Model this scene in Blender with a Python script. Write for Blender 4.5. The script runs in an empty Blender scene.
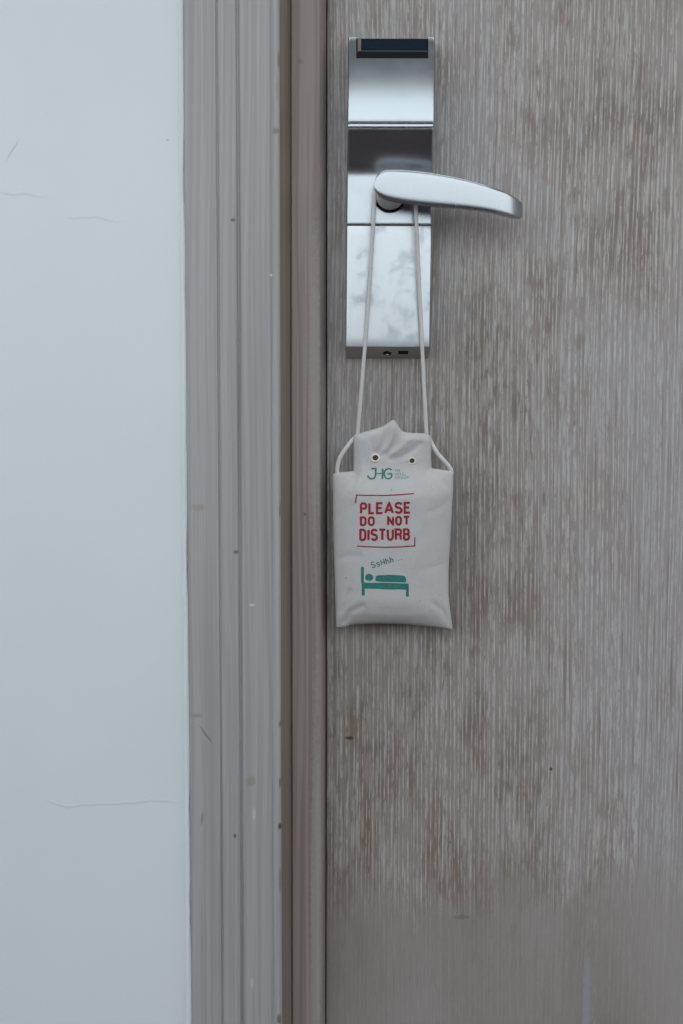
import bpy, bmesh, math, random
import numpy as np
from mathutils import Vector, Matrix
random.seed(7)
S = bpy.context.scene
COL = S.collection

# ------------------------------------------------------------------ camera
F = 1423.0                      # focal length in pixels of the 683x1024 frame
D = 1.20                        # camera to door leaf
PITCH = math.radians(5.5)
ROLL = 2.0 / 1024
CAM = Vector((0.0, -D, 0.845))
fw = Vector((0, math.cos(PITCH), -math.sin(PITCH)))
r0 = Vector((1, 0, 0)); u0 = Vector((0, math.sin(PITCH), math.cos(PITCH)))
rt = r0 * math.cos(ROLL) + u0 * math.sin(ROLL)
up = u0 * math.cos(ROLL) - r0 * math.sin(ROLL)
cd = bpy.data.cameras.new('camera'); cam = bpy.data.objects.new('camera', cd); COL.objects.link(cam)
cd.sensor_fit = 'HORIZONTAL'; cd.sensor_width = 24.0; cd.lens = 24.0 * F / 683
cd.clip_start = 0.02
cam.matrix_world = Matrix(((rt.x, up.x, -fw.x, CAM.x), (rt.y, up.y, -fw.y, CAM.y), (rt.z, up.z, -fw.z, CAM.z), (0, 0, 0, 1)))
S.camera = cam

def P(px, py, Y):
    """point on the vertical plane y=Y seen at a pixel"""
    d = fw * F + rt * (px - 341.5) + up * (512 - py)
    return CAM + d * ((Y + D) / d.y)

# ------------------------------------------------------------------ world, light, exposure
w = bpy.data.worlds.new('overcast_sky'); S.world = w; w.use_nodes = True
nt = w.node_tree; nt.nodes.clear()
tc = nt.nodes.new('ShaderNodeTexCoord'); sx = nt.nodes.new('ShaderNodeSeparateXYZ'); rp = nt.nodes.new('ShaderNodeValToRGB')
bg = nt.nodes.new('ShaderNodeBackground'); wo = nt.nodes.new('ShaderNodeOutputWorld')
nt.links.new(tc.outputs['Generated'], sx.inputs[0]); nt.links.new(sx.outputs['Z'], rp.inputs[0])
nt.links.new(rp.outputs[0], bg.inputs[0]); nt.links.new(bg.outputs[0], wo.inputs[0])
rp.color_ramp.elements[0].position = 0.0; rp.color_ramp.elements[0].color = (0.09, 0.085, 0.08, 1)
rp.color_ramp.elements[1].position = 0.012; rp.color_ramp.elements[1].color = (0.90, 0.965, 1.0, 1)
bg.inputs['Strength'].default_value = 2.08
ld = bpy.data.lights.new('added_top_light', 'AREA'); ld.shape = 'RECTANGLE'; ld.size = 2.6; ld.size_y = 0.6; ld.energy = 14.0; ld.color = (0.95, 0.98, 1.0)
lo = bpy.data.objects.new('added_top_light', ld); COL.objects.link(lo); lo.location = (0.1, -0.62, 2.55)   # added area light under the ceiling, brightens the upper part
S.view_settings.view_transform = 'Standard'; S.view_settings.look = 'None'
S.view_settings.gamma = 1.0; S.view_settings.use_curve_mapping = False
S.view_settings.exposure = 0.0

# ------------------------------------------------------------------ helpers
def mesh(name, verts, faces, mat, parent=None, smooth=True, label=None):
    me = bpy.data.meshes.new(name)
    me.from_pydata([tuple(v) for v in verts], [], [tuple(f) for f in faces])
    bm = bmesh.new(); bm.from_mesh(me); bmesh.ops.recalc_face_normals(bm, faces=bm.faces); bm.to_mesh(me); bm.free()
    me.update()
    if smooth:
        me.polygons.foreach_set('use_smooth', [True] * len(me.polygons))
        if smooth == 'auto': me.set_sharp_from_angle(angle=math.radians(32))
    o = bpy.data.objects.new(name, me); COL.objects.link(o)
    if mat: me.materials.append(mat)
    if parent:
        o.parent = parent
        o.matrix_parent_inverse = Matrix.Translation(-parent.location) if parent.type == 'EMPTY' else Matrix()
    if label: o['label'] = label
    return o

def structure(o, label, cat):
    o['kind'] = 'structure'; o['label'] = label; o['category'] = cat; return o

def empty(name, loc, label, cat):
    e = bpy.data.objects.new(name, None); COL.objects.link(e); e.location = loc; e.empty_display_size = 0.02
    e['label'] = label; e['category'] = cat; return e

def box_geo(x0, x1, y0, y1, z0, z1):
    v = [(x, y, z) for x in (x0, x1) for y in (y0, y1) for z in (z0, z1)]
    return v, [(0, 1, 3, 2), (4, 6, 7, 5), (0, 4, 5, 1), (2, 3, 7, 6), (0, 2, 6, 4), (1, 5, 7, 3)]

def box(name, x0, x1, y0, y1, z0, z1, mat, parent=None):
    v, f = box_geo(x0, x1, y0, y1, z0, z1); return mesh(name, v, f, mat, parent, smooth=False)

def tube_geo(path, rad, n=10, cap=True):
    pts = [Vector(p) for p in path]; V = []; Fc = []
    ref = Vector((0, 1, 0.01)).normalized()
    for i, p in enumerate(pts):
        t = (pts[min(i + 1, len(pts) - 1)] - pts[max(i - 1, 0)]).normalized()
        a = t.cross(ref).normalized(); b = t.cross(a).normalized()
        for k in range(n):
            ang = 2 * math.pi * k / n
            V.append(p + a * (rad * math.cos(ang)) + b * (rad * math.sin(ang)))
    m = len(pts)
    for i in range(m - 1):
        for k in range(n):
            Fc.append((i * n + k, i * n + (k + 1) % n, (i + 1) * n + (k + 1) % n, (i + 1) * n + k))
    if cap: Fc.append(tuple(range(n))); Fc.append(tuple(range((m - 1) * n, m * n)))
    return V, Fc

def join_geo(parts):
    V, Fc = [], []
    for v, f in parts:
        k = len(V); V += [tuple(q) for q in v]; Fc += [tuple(i + k for i in q) for q in f]
    return V, Fc

def catmull(pts, n=8):
    pts = [Vector(p) for p in pts]; q = [2 * pts[0] - pts[1]] + pts + [2 * pts[-1] - pts[-2]]; out = []
    for i in range(1, len(q) - 2):
        for k in range(n):
            t = k / n; a, b, c, d = q[i - 1], q[i], q[i + 1], q[i + 2]
            out.append(0.5 * ((2 * b) + (c - a) * t + (2 * a - 5 * b + 4 * c - d) * t * t + (3 * b - a - 3 * c + d) * t ** 3))
    out.append(pts[-1]); return out

def table(tab, x):
    xs = [t[0] for t in tab]; ys = [t[1] for t in tab]
    return float(np.interp(x, xs, ys))

def sst(a, b, x):
    t = np.clip((x - a) / (b - a), 0, 1); return t * t * (3 - 2 * t)

# ------------------------------------------------------------------ material node helper
class G:
    def __init__(s, name):
        s.m = bpy.data.materials.new(name); s.m.use_nodes = True; s.nt = s.m.node_tree; s.nt.nodes.clear()
        s.out = s.nt.nodes.new('ShaderNodeOutputMaterial'); s.b = s.nt.nodes.new('ShaderNodeBsdfPrincipled')
        s.nt.links.new(s.b.outputs[0], s.out.inputs[0])
        s.obj = s.nt.nodes.new('ShaderNodeTexCoord').outputs['Object']
    def put(s, sock, v):
        if isinstance(v, bpy.types.NodeSocket): s.nt.links.new(v, sock)
        else:
            if isinstance(v, (tuple, list)) and len(v) == 3 and sock.type == 'RGBA': v = (*v, 1)
            sock.default_value = v
    def math(s, op, a, b=0.0, c=0.0, clamp=False):
        n = s.nt.nodes.new('ShaderNodeMath'); n.operation = op; n.use_clamp = clamp
        s.put(n.inputs[0], a); s.put(n.inputs[1], b); s.put(n.inputs[2], c); return n.outputs[0]
    def xyz(s, v=None):
        n = s.nt.nodes.new('ShaderNodeSeparateXYZ'); s.put(n.inputs[0], v or s.obj); return n.outputs
    def vec(s, x, y, z):
        n = s.nt.nodes.new('ShaderNodeCombineXYZ'); s.put(n.inputs[0], x); s.put(n.inputs[1], y); s.put(n.inputs[2], z); return n.outputs[0]
    def noise(s, v, scale, detail=2.0, rough=0.5, dist=0.0):
        n = s.nt.nodes.new('ShaderNodeTexNoise'); s.put(n.inputs['Vector'], v); n.inputs['Scale'].default_value = scale
        n.inputs['Detail'].default_value = detail; n.inputs['Roughness'].default_value = rough; n.inputs['Distortion'].default_value = dist
        return n.outputs[0]
    def scaled(s, v, sc, loc=(0, 0, 0)):
        n = s.nt.nodes.new('ShaderNodeMapping'); s.put(n.inputs[0], v); n.inputs['Scale'].default_value = sc; n.inputs['Location'].default_value = loc
        return n.outputs[0]
    def step(s, v, a, b, lo=0.0, hi=1.0):
        n = s.nt.nodes.new('ShaderNodeMapRange'); n.interpolation_type = 'SMOOTHSTEP'
        s.put(n.inputs[0], v); n.inputs[1].default_value = a; n.inputs[2].default_value = b; n.inputs[3].default_value = lo; n.inputs[4].default_value = hi
        return n.outputs[0]
    def mix(s, f, a, b, mode='MIX'):
        n = s.nt.nodes.new('ShaderNodeMix'); n.data_type = 'RGBA'; n.blend_type = mode
        s.put(n.inputs[0], f); s.put(n.inputs[6], a); s.put(n.inputs[7], b); return n.outputs[2]
    def bump(s, h, strength, dist=0.001, normal=None):
        n = s.nt.nodes.new('ShaderNodeBump'); n.inputs['Strength'].default_value = strength; n.inputs['Distance'].default_value = dist
        s.put(n.inputs['Height'], h)
        if normal: s.put(n.inputs['Normal'], normal)
        return n.outputs[0]
    def spot(s, cx, cz, rx, rz, rot=0.0, soft=0.5, wob=0.25):
        """mask of a worn mark: an ellipse of its own around (cx, cz) on an upright face"""
        o = s.xyz()
        dx = s.math('SUBTRACT', o[0], cx); dz = s.math('SUBTRACT', o[2], cz)
        c, sn = math.cos(rot), math.sin(rot)
        a = s.math('ADD', s.math('MULTIPLY', dx, c / rx), s.math('MULTIPLY', dz, sn / rx))
        b = s.math('ADD', s.math('MULTIPLY', dx, -sn / rz), s.math('MULTIPLY', dz, c / rz))
        r = s.math('SQRT', s.math('ADD', s.math('MULTIPLY', a, a), s.math('MULTIPLY', b, b)))
        nz = s.math('MULTIPLY', s.math('SUBTRACT', s.noise(s.obj, 1.2 / min(rx, rz), 2), 0.5), wob * 4)
        return s.step(s.math('ADD', r, nz), 1 - soft, 1 + soft, 1.0, 0.0)
    def set(s, **k):
        for n, v in k.items(): s.put(s.b.inputs[n.replace('_', ' ')], v)
        return s.m

def px_m(n): return n * D / F          # pixels to metres at the door

def spot_px(g, px, py, rx, ry, Y=0.0, rot=0.0, soft=0.5, wob=0.25):
    p = P(px, py, Y); return g.spot(p.x, p.z, px_m(rx), px_m(ry), rot, soft, wob)

# ------------------------------------------------------------------ materials
def make_door_wood():
    g = G('limed_oak_door')
    o = g.xyz()
    warp = g.math('MULTIPLY', g.math('SUBTRACT', g.noise(g.scaled(g.obj, (1.2, 1, 0.35)), 4, 1), 0.5), 0.022)
    X = g.math('ADD', o[0], warp); V = g.vec(X, 0.0, o[2])
    fine = g.noise(g.scaled(V, (1, 1, 0.018)), 430, 2, 0.55)
    fine2 = g.noise(g.scaled(V, (1, 1, 0.03), (3, 0, 5)), 760, 1, 0.5)
    broken = g.noise(g.scaled(V, (1, 1, 0.16), (1, 0, 9)), 300, 2, 0.6)
    pat = g.noise(g.scaled(V, (1, 1, 0.42), (0.7, 0, 0.2)), 26, 4, 0.7)
    big = g.noise(g.scaled(V, (1, 1, 0.4), (4.3, 0, 2.2)), 4.5, 2, 0.5)
    ph = g.noise(g.scaled(V, (1, 1, 0.012), (6, 0, 4)), 85, 2, 0.5)
    pores = g.math('SINE', g.math('ADD', g.math('MULTIPLY', X, 2 * math.pi / 0.0037), g.math('MULTIPLY', ph, 26.0)))
    brk = g.noise(g.scaled(V, (1, 1, 0.17), (2, 0, 3)), 330, 3, 0.7)
    # limed pores: pale threads, thinner where the surface was rubbed smooth
    lime = g.math('MULTIPLY', g.step(fine, 0.48, 0.62), g.step(broken, 0.36, 0.58))
    lime = g.math('MAXIMUM', lime, g.math('MULTIPLY', g.step(fine2, 0.54, 0.70), 0.5))
    lime = g.math('MAXIMUM', g.math('MULTIPLY', lime, 0.7), g.math('MULTIPLY', g.step(pores, 0.1, 1.0), g.step(brk, 0.39, 0.60)))
    zf = P(500, 905, 0).z
    rub = g.step(g.math('ADD', o[2], g.math('MULTIPLY', g.math('SUBTRACT', g.noise(g.scaled(V, (1, 1, 0.8), (2, 0, 7)), 9, 3), 0.5), 0.26)), zf - 0.02, zf + 0.05)
    lime = g.math('MULTIPLY', lime, g.math('ADD', g.math('MULTIPLY', rub, 0.82), 0.18))
    brown = g.math('MULTIPLY', g.step(pat, 0.44, 0.60), g.step(big, 0.32, 0.56))
    brown = g.math('MULTIPLY', brown, g.math('ADD', g.math('MULTIPLY', rub, 0.75), 0.25))
    col = g.mix(g.step(big, 0.35, 0.65), (0.322, 0.302, 0.300), (0.265, 0.236, 0.220))
    col = g.mix(g.math('MULTIPLY', brown, 0.85), col, (0.190, 0.148, 0.120))
    dark = g.math('MULTIPLY', g.step(g.noise(g.scaled(V, (1, 1, 0.03), (8, 0, 1)), 380, 2), 0.53, 0.70), g.math('ADD', g.math('MULTIPLY', rub, 0.45), 0.1))
    col = g.mix(dark, col, (0.165, 0.140, 0.120))
    col = g.mix(g.math('MULTIPLY', lime, 0.74), col, (0.525, 0.52, 0.52))
    for (x, y, rx, ry, c, k) in ((349.5, 738, 4.2, 1.6, (0.05, 0.035, 0.02), 0.9), (551, 769, 1.3, 1.6, (0.02, 0.02, 0.02), 0.9),
                              (462, 917, 8, 2.4, (0.12, 0.12, 0.12), 0.45), (587, 1000, 4.5, 44, (0.32, 0.36, 0.46), 0.5),
                              (561, 18, 6, 2.5, (0.34, 0.22, 0.18), 0.4), (549, 181, 6, 4, (0.34, 0.24, 0.20), 0.35),
                              (580, 341, 5, 8, (0.17, 0.14, 0.10), 0.5), (546, 932, 6, 3, (0.30, 0.33, 0.42), 0.35)):
        col = g.mix(g.math('MULTIPLY', spot_px(g, x, y, rx, ry), k), col, c)
    h = g.math('SUBTRACT', g.math('MULTIPLY', lime, 0.5), g.math('MULTIPLY', dark, 0.8))
    return g.set(Base_Color=col, Roughness=0.55, Normal=g.bump(h, 0.35, 0.0006), Specular_IOR_Level=0.35)

def make_casing_wood(name, base, alt, warm, Y, marks, warmth=0.25):
    g = G(name)
    o = g.xyz()
    warp = g.math('MULTIPLY', g.math('SUBTRACT', g.noise(g.scaled(g.obj, (1, 1, 0.6)), 4, 1), 0.5), 0.012)
    V = g.vec(g.math('ADD', o[0], warp), g.math('MULTIPLY', o[1], 1.0), o[2])
    a = g.noise(g.scaled(V, (1, 1, 0.010)), 300, 2, 0.6)
    b = g.noise(g.scaled(V, (1, 1, 0.03), (2, 0, 3)), 60, 2, 0.5)
    c = g.noise(g.scaled(V, (1, 1, 0.25), (5, 0, 1)), 12, 3, 0.6)
    col = g.mix(g.step(a, 0.40, 0.60), base, alt)
    col = g.mix(g.math('MULTIPLY', g.step(b, 0.50, 0.72), 0.45), col, warm)
    col = g.mix(g.math('MULTIPLY', g.step(c, 0.50, 0.75), warmth), col, warm)
    for (x, y, rx, ry, cc, k, *r) in marks:
        col = g.mix(g.math('MULTIPLY', spot_px(g, x, y, rx, ry, Y, r[0] if r else 0.0), k), col, cc)
    return g.set(Base_Color=col, Roughness=0.5, Normal=g.bump(a, 0.18, 0.0005), Specular_IOR_Level=0.35)

def make_paint():
    g = G('white_wall_paint')
    n = g.noise(g.obj, 9, 3, 0.5); f = g.noise(g.obj, 160, 2, 0.5)
    col = g.mix(n, (0.665, 0.735, 0.772), (0.705, 0.772, 0.80))
    sm = spot_px(g, 15.5, 152, 10, 0.9, -0.03, math.radians(57), 0.6, 0.35)
    col = g.mix(g.math('MULTIPLY', sm, 0.45), col, (0.42, 0.42, 0.34))
    d2 = spot_px(g, 169, 142, 1.4, 0.8, -0.03); col = g.mix(g.math('MULTIPLY', d2, 0.5), col, (0.35, 0.35, 0.33))
    h = g.math('MULTIPLY', n, 1.5)
    o = g.xyz()
    # hairline cracks in the plaster: a wandering line, present only over a stretch of x
    for (xa, xb, y, slope) in ((-10, 62, 193.5, -0.07), (60, 135, 220.5, -0.03), (40, 190, 798.5, 0.02)):
        a = P(xa, y, -0.03); b = P(xb, y, -0.03)
        wig = g.math('MULTIPLY', g.math('SUBTRACT', g.noise(g.vec(o[0], y * 0.1, 0.0), 28, 3), 0.5), 0.016)
        line = g.math('ABSOLUTE', g.math('SUBTRACT', g.math('SUBTRACT', o[2], a.z), g.math('ADD', wig, g.math('MULTIPLY', g.math('SUBTRACT', o[0], (a.x + b.x) / 2), slope))))
        m = g.step(line, 0.0004, 0.0016, 1.0, 0.0)
        m = g.math('MULTIPLY', m, g.math('MULTIPLY', g.step(o[0], a.x, a.x + 0.02), g.step(o[0], b.x - 0.03, b.x, 1.0, 0.0)))
        col = g.mix(g.math('MULTIPLY', m, 0.16), col, (0.35, 0.38, 0.42)); h = g.math('ADD', h, g.math('MULTIPLY', m, 0.6))
    return g.set(Base_Color=col, Roughness=0.6, Normal=g.bump(g.math('ADD', h, g.math('MULTIPLY', f, 0.12)), 0.25, 0.001), Specular_IOR_Level=0.3)

def make_metal(name, col, rough, smudge=0.0):
    g = G(name)
    br = g.noise(g.scaled(g.obj, (1, 1, 0.04)), 900, 2)
    sm = g.step(g.noise(g.obj, 55, 4, 0.65, 0.4), 0.50, 0.72)
    r = g.math('ADD', g.math('MULTIPLY', br, 0.05), g.math('ADD', rough, g.math('MULTIPLY', sm, smudge * 0.25)))
    c = g.mix(g.math('MULTIPLY', sm, smudge), col, tuple(x * f for x, f in zip(col, (0.80, 0.86, 0.92))))
    return g.set(Base_Color=c, Metallic=1.0, Roughness=r)

def make_plain(name, col, rough=0.5, metallic=0.0, spec=0.5, var=0.06, scale=60):
    g = G(name)
    n = g.noise(g.obj, scale, 2)
    c = g.mix(n, tuple(x * (1 - var) for x in col), tuple(min(1, x * (1 + var)) for x in col))
    return g.set(Base_Color=c, Roughness=rough, Metallic=metallic, Specular_IOR_Level=spec)

def make_cloth():
    g = G('natural_cotton_canvas')
    o = g.xyz()
    wv = g.math('MULTIPLY', g.math('SINE', g.math('MULTIPLY', o[0], 6800.0)), g.math('SINE', g.math('MULTIPLY', o[2], 6800.0)))
    sl = g.noise(g.scaled(g.obj, (0.25, 1, 1)), 700, 2); sl2 = g.noise(g.scaled(g.obj, (1, 1, 0.25), (4, 0, 0)), 700, 2)
    bl = g.noise(g.obj, 45, 3)
    col = g.mix(g.math('MULTIPLY', g.math('ADD', sl, sl2), 0.5), (0.455, 0.458, 0.462), (0.52, 0.525, 0.53))
    col = g.mix(g.math('MULTIPLY', g.step(bl, 0.45, 0.75), 0.25), col, (0.43, 0.42, 0.405))
    for (x, y, r) in ((391, 489, 0.9), (346, 578, 0.8), (440, 595, 0.7), (360, 470, 0.6), (420, 600, 0.6)):
        col = g.mix(g.math('MULTIPLY', spot_px(g, x, y, r, r, -0.03), 0.5), col, (0.2, 0.17, 0.14))
    h = g.math('ADD', g.math('MULTIPLY', wv, 0.25), g.math('ADD', sl, sl2))
    return g.set(Base_Color=col, Roughness=0.95, Specular_IOR_Level=0.1, Normal=g.bump(h, 0.35, 0.0004), Sheen_Weight=0.15)

def make_ink(name, col):
    g = G(name); n = g.noise(g.obj, 900, 3)
    return g.set(Base_Color=g.mix(g.step(n, 0.55, 0.8, 0.0, 0.35), col, (0.5, 0.48, 0.46)), Roughness=0.85, Specular_IOR_Level=0.15)

BR = (0.10, 0.075, 0.05)
M_door = make_door_wood()
M_casing = make_casing_wood('grey_limed_casing_wood', (0.330, 0.326, 0.334), (0.382, 0.382, 0.392), (0.315, 0.290, 0.280), -0.047,
    [(279, 60, 1.6, 7, (0.20, 0.14, 0.09), 0.7), (276, 131, 3, 2.5, (0.12, 0.10, 0.08), 0.5), (280, 724, 1.0, 3, (0.12, 0.08, 0.06), 0.7), (280, 783, 1.0, 5, (0.12, 0.08, 0.06), 0.7), (280, 880, 0.9, 12, (0.14, 0.10, 0.07), 0.6), (280, 510, 0.9, 6, (0.14, 0.10, 0.07), 0.6), (277, 90, 1.2, 10, (0.30, 0.20, 0.12), 0.4),
     (233, 220, 2.2, 1.6, (0.08, 0.07, 0.06), 0.8), (271, 275, 1.2, 1.2, (0.7, 0.7, 0.7), 0.8), (236, 552, 2.2, 1.6, (0.09, 0.08, 0.07), 0.8),
     (252, 605, 2.5, 1.2, (0.65, 0.65, 0.65), 0.7), (280, 826, 1.8, 3, (0.05, 0.04, 0.03), 0.9), (235, 836, 1.4, 2.0, (0.08, 0.07, 0.06), 0.8),
     (206, 735, 10, 0.9, (0.14, 0.12, 0.11), 0.7, math.radians(-54)), (202, 819, 1.0, 6, (0.15, 0.13, 0.12), 0.6, -0.12), (251, 781, 4, 5, (0.24, 0.19, 0.14), 0.45),
     (254, 814, 1.6, 6, (0.6, 0.6, 0.62), 0.5), (252, 983, 1.6, 5, (0.55, 0.55, 0.56), 0.6), (198, 508, 6, 3, (0.24, 0.18, 0.13), 0.35),
     (197, 716, 5, 2, (0.22, 0.17, 0.12), 0.4), (279, 1019, 2, 5, (0.07, 0.06, 0.05), 0.7), (187.5, 600, 1.6, 120, (0.26, 0.19, 0.13), 0.55), (190, 900, 1.8, 150, (0.26, 0.19, 0.13), 0.5)])
M_jamb = make_casing_wood('brown_grey_jamb_wood', (0.228, 0.190, 0.177), (0.288, 0.252, 0.240), (0.215, 0.165, 0.152), -0.02,
    [(305, 514, 1.2, 1.5, BR, 0.7), (315, 400, 5, 150, (0.36, 0.35, 0.33), 0.55), (316, 950, 5, 250, (0.36, 0.36, 0.34), 0.55), (300, 62, 3, 2, BR, 0.3)], 0.5)
M_reveal = make_casing_wood('brown_casing_return_wood', (0.205, 0.165, 0.135), (0.255, 0.210, 0.175), (0.19, 0.145, 0.11), -0.03, [], 0.4)
M_paint = make_paint()
M_satin = make_metal('satin_nickel', (0.395, 0.425, 0.45), 0.24)
M_panel = make_metal('brushed_steel_panel', (0.385, 0.42, 0.45), 0.20, 0.12)
M_smudged = make_metal('smudged_steel_panel', (0.43, 0.455, 0.475), 0.26, 0.55)
M_lip = make_metal('dull_grey_metal', (0.42, 0.41, 0.40), 0.35)
M_black = make_plain('black_plastic', (0.008, 0.008, 0.009), 0.6, 0, 0.12)
M_glass = make_plain('dark_blue_reader_window', (0.008, 0.016, 0.030), 0.12, 0.0, 0.35)
M_cloth = make_cloth()
M_cord = make_plain('white_cotton_cord', (0.60, 0.60, 0.60), 0.9, 0, 0.1, 0.12, 900)
M_thread = make_plain('cream_eyelet_thread', (0.66, 0.65, 0.61), 0.8, 0, 0.2, 0.1, 900)
M_hole = make_plain('eyelet_hole_dark', (0.075, 0.06, 0.048), 0.9, 0, 0.1)
M_red = make_ink('red_print_ink', (0.27, 0.022, 0.04))
M_teal = make_ink('teal_print_ink', (0.03, 0.175, 0.16))
M_pale = make_ink('faded_teal_print_ink', (0.23, 0.33, 0.32))
M_floor = make_plain('dark_brown_floor', (0.125, 0.088, 0.082), 0.4, 0, 0.4, 0.3, 3)
M_ceil = make_plain('white_ceiling_paint', (0.62, 0.62, 0.60), 0.8)
M_backing = make_plain('dark_gap_backing', (0.09, 0.07, 0.06), 0.8)  # dark tone stands in for the shade inside the door gaps

# ------------------------------------------------------------------ setting
MID = 512
def wx(px, Y): return P(px, MID, Y).x
WALL_Y = -0.040
GALLERY = -2.3  # outer edge of the unseen gallery, added for light and reflections
HEAD = 2.06
# left casing: profile of (pixel column, depth), run up the wall
casing_prof = [(187.0, WALL_Y), (187.2, -0.0425), (187.8, -0.0445), (189.2, -0.0455), (203, -0.0462), (218.2, -0.0465), (219.2, -0.0453), (220.2, -0.0453), (221.4, -0.0470),
               (236.0, -0.0470), (237.6, -0.0462), (239.2, -0.0438), (240.4, -0.0438), (242.2, -0.0460), (245, -0.0468), (256, -0.0474), (268, -0.0472), (270.5, -0.0460), (272, -0.0456),
               (273.5, -0.0468), (276, -0.0480), (278.6, -0.0478), (280.0, -0.0468), (280.7, -0.0452)]
return_prof = [(280.7, -0.0450), (281.4, -0.0435), (290.6, -0.0205), (290.8, -0.012)]
jamb_prof = [(290.7, -0.0120), (290.9, -0.0188), (291.9, -0.0192), (292.4, -0.0215), (300, -0.0216), (306.5, -0.0214), (308.3, -0.0204), (310, -0.0204), (316, -0.0206), (319.5, -0.0200), (321.3, -0.0185), (322.4, -0.0155), (325.9, 0.002), (326.1, 0.006)]
def extrude(name, prof, z0, z1, mat, back, mirror=None, parent=None):
    pts = [(wx(p, y), y) for p, y in prof]
    if mirror is not None: pts = [(2 * mirror - x, y) for x, y in pts]
    pts = pts + [(pts[-1][0], back), (pts[0][0], back)]
    n = len(pts); V = [(x, y, z) for z in (z0, z1) for x, y in pts]
    Fc = [(i, (i + 1) % n, n + (i + 1) % n, n + i) for i in range(n)] + [tuple(range(n)), tuple(range(n, 2 * n))]
    return mesh(name, V, Fc, mat, parent, smooth='auto')
DX0 = wx(326.6, 0.0); DX1 = DX0 + 0.90; MIRR = (DX0 + DX1) / 2

structure(box('floor', -2.8, 3.6, GALLERY, 0.35, -0.12, 0.0, M_floor), 'dark brown gallery floor in front of the door', 'floor')
structure(box('ceiling', -2.8, 3.6, GALLERY - 0.1, 0.35, 2.57, 2.67, M_ceil), 'white ceiling slab above the door', 'ceiling')
structure(box('added_parapet', -2.8, 3.6, GALLERY - 0.12, GALLERY, 0.0, 1.0, M_floor), 'unseen dark brown parapet added to block low sky', 'wall')  # unseen parapet added to block low sky and darken reflections
XL = wx(187.0, WALL_Y)
wl = structure(box('wall_left', -2.8, XL + 0.004, WALL_Y, 0.20, 0.0, 2.57, M_paint), 'plain white painted wall left of the wooden door casing', 'wall')
structure(box('wall_right', 2 * MIRR - XL - 0.004, 3.6, WALL_Y, 0.20, 0.0, 2.57, M_paint), 'white painted wall right of the door frame', 'wall')
structure(box('wall_top', XL + 0.004, 2 * MIRR - XL - 0.004, WALL_Y, 0.20, HEAD + 0.02, 2.57, M_paint), 'white painted wall above the door', 'wall')
# paint line along the casing, uneven by hand
V, Fc = [], []
nz = 260
for i in range(nz):
    z = 0.0 + HEAD * i / (nz - 1)
    wob = 0.0007 * math.sin(z * 23 + 1) + 0.0006 * math.sin(z * 61) + random.uniform(-0.0004, 0.0004)
    low = max(0.0, 0.7 - z)
    e = XL + 0.0018 + wob - 0.0006 * low
    V += [(XL - 0.004, WALL_Y - 0.0001, z), (XL - 0.0015, WALL_Y - 0.0005, z), (XL + 0.0004 + wob, WALL_Y - 0.0018, z), (e, WALL_Y + 0.002, z), (XL - 0.004, WALL_Y + 0.002, z)]
for i in range(nz - 1):
    for k in range(5): Fc.append((i * 5 + k, i * 5 + (k + 1) % 5, (i + 1) * 5 + (k + 1) % 5, (i + 1) * 5 + k))
mesh('paint_bead', V, Fc, M_paint, wl)

t1 = structure(extrude('trim_1', casing_prof, 0.0, HEAD, M_casing, WALL_Y + 0.002), 'grey limed wooden door casing with vertical grooves beside the white wall', 'door casing')
mesh_ret = extrude('edge_return', return_prof, 0.0, HEAD, M_reveal, -0.010, None, t1); mesh_ret['label'] = 'brown inner edge of the casing'
structure(extrude('trim_2', jamb_prof, 0.0, HEAD - 0.03, M_jamb, 0.010), 'brown grey wooden door jamb between casing and door leaf', 'door jamb')
t3 = structure(extrude('trim_3', casing_prof, 0.0, HEAD, M_casing, WALL_Y + 0.002, MIRR), 'grey limed wooden casing on the far right of the door', 'door casing')
extrude('edge_return', return_prof, 0.0, HEAD, M_reveal, -0.010, MIRR, t3)
structure(extrude('trim_4', jamb_prof, 0.0, HEAD - 0.03, M_jamb, 0.010, MIRR), 'brown grey wooden jamb on the far right of the door', 'door jamb')
structure(box('trim_5', XL, 2 * MIRR - XL, -0.047, WALL_Y + 0.002, HEAD, HEAD + 0.09, M_casing), 'grey limed wooden head casing above the door', 'door casing')
structure(box('trim_6', DX0 - 0.02, DX1 + 0.02, -0.0215, 0.010, HEAD - 0.03, HEAD, M_jamb), 'brown grey head jamb above the door leaf', 'door jamb')
structure(box('gap_backing', XL, 2 * MIRR - XL, 0.010, 0.060, 0.0, HEAD, M_backing), 'dark backing added behind the door gaps', 'door gap backing')  # unseen slab added behind the gaps, stops sky light leaking through
# door leaf with eased edges
e = 0.0015
prof = [(DX0, 0.0098), (DX0, e), (DX0 + e * 0.3, e * 0.3), (DX0 + e, 0.0), (DX1 - e, 0.0), (DX1, e), (DX1, 0.0098)]
V = [(x, y, z) for z in (0.008, HEAD - 0.034) for x, y in prof]; n = len(prof)
Fc = [(i, (i + 1) % n, n + (i + 1) % n, n + i) for i in range(n)] + [tuple(range(n)), tuple(range(n, 2 * n))]
structure(mesh('door_1', V, Fc, M_door, None, smooth='auto'), 'limed oak door leaf with pale vertical grain behind lock and pouch', 'door')

# ------------------------------------------------------------------ door lock
def zz(py, Y): return P(390, py, Y).z
def xl(py, Y): return P(table([(37, 348.3), (123, 347.6), (225, 346.6), (347, 345.6)], py), py, Y).x
def xr(py, Y): return P(table([(37, 435.0), (123, 434.0), (127, 433.4), (225, 431.6), (347, 429.6)], py), py, Y).x
lockY = -0.028
LZ0 = zz(358, -0.002)
lock = empty('door_lock', (P(389, 358, 0).x, 0, LZ0), 'brushed steel hotel card lock with lever handle mounted on the door', 'door lock')

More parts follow.
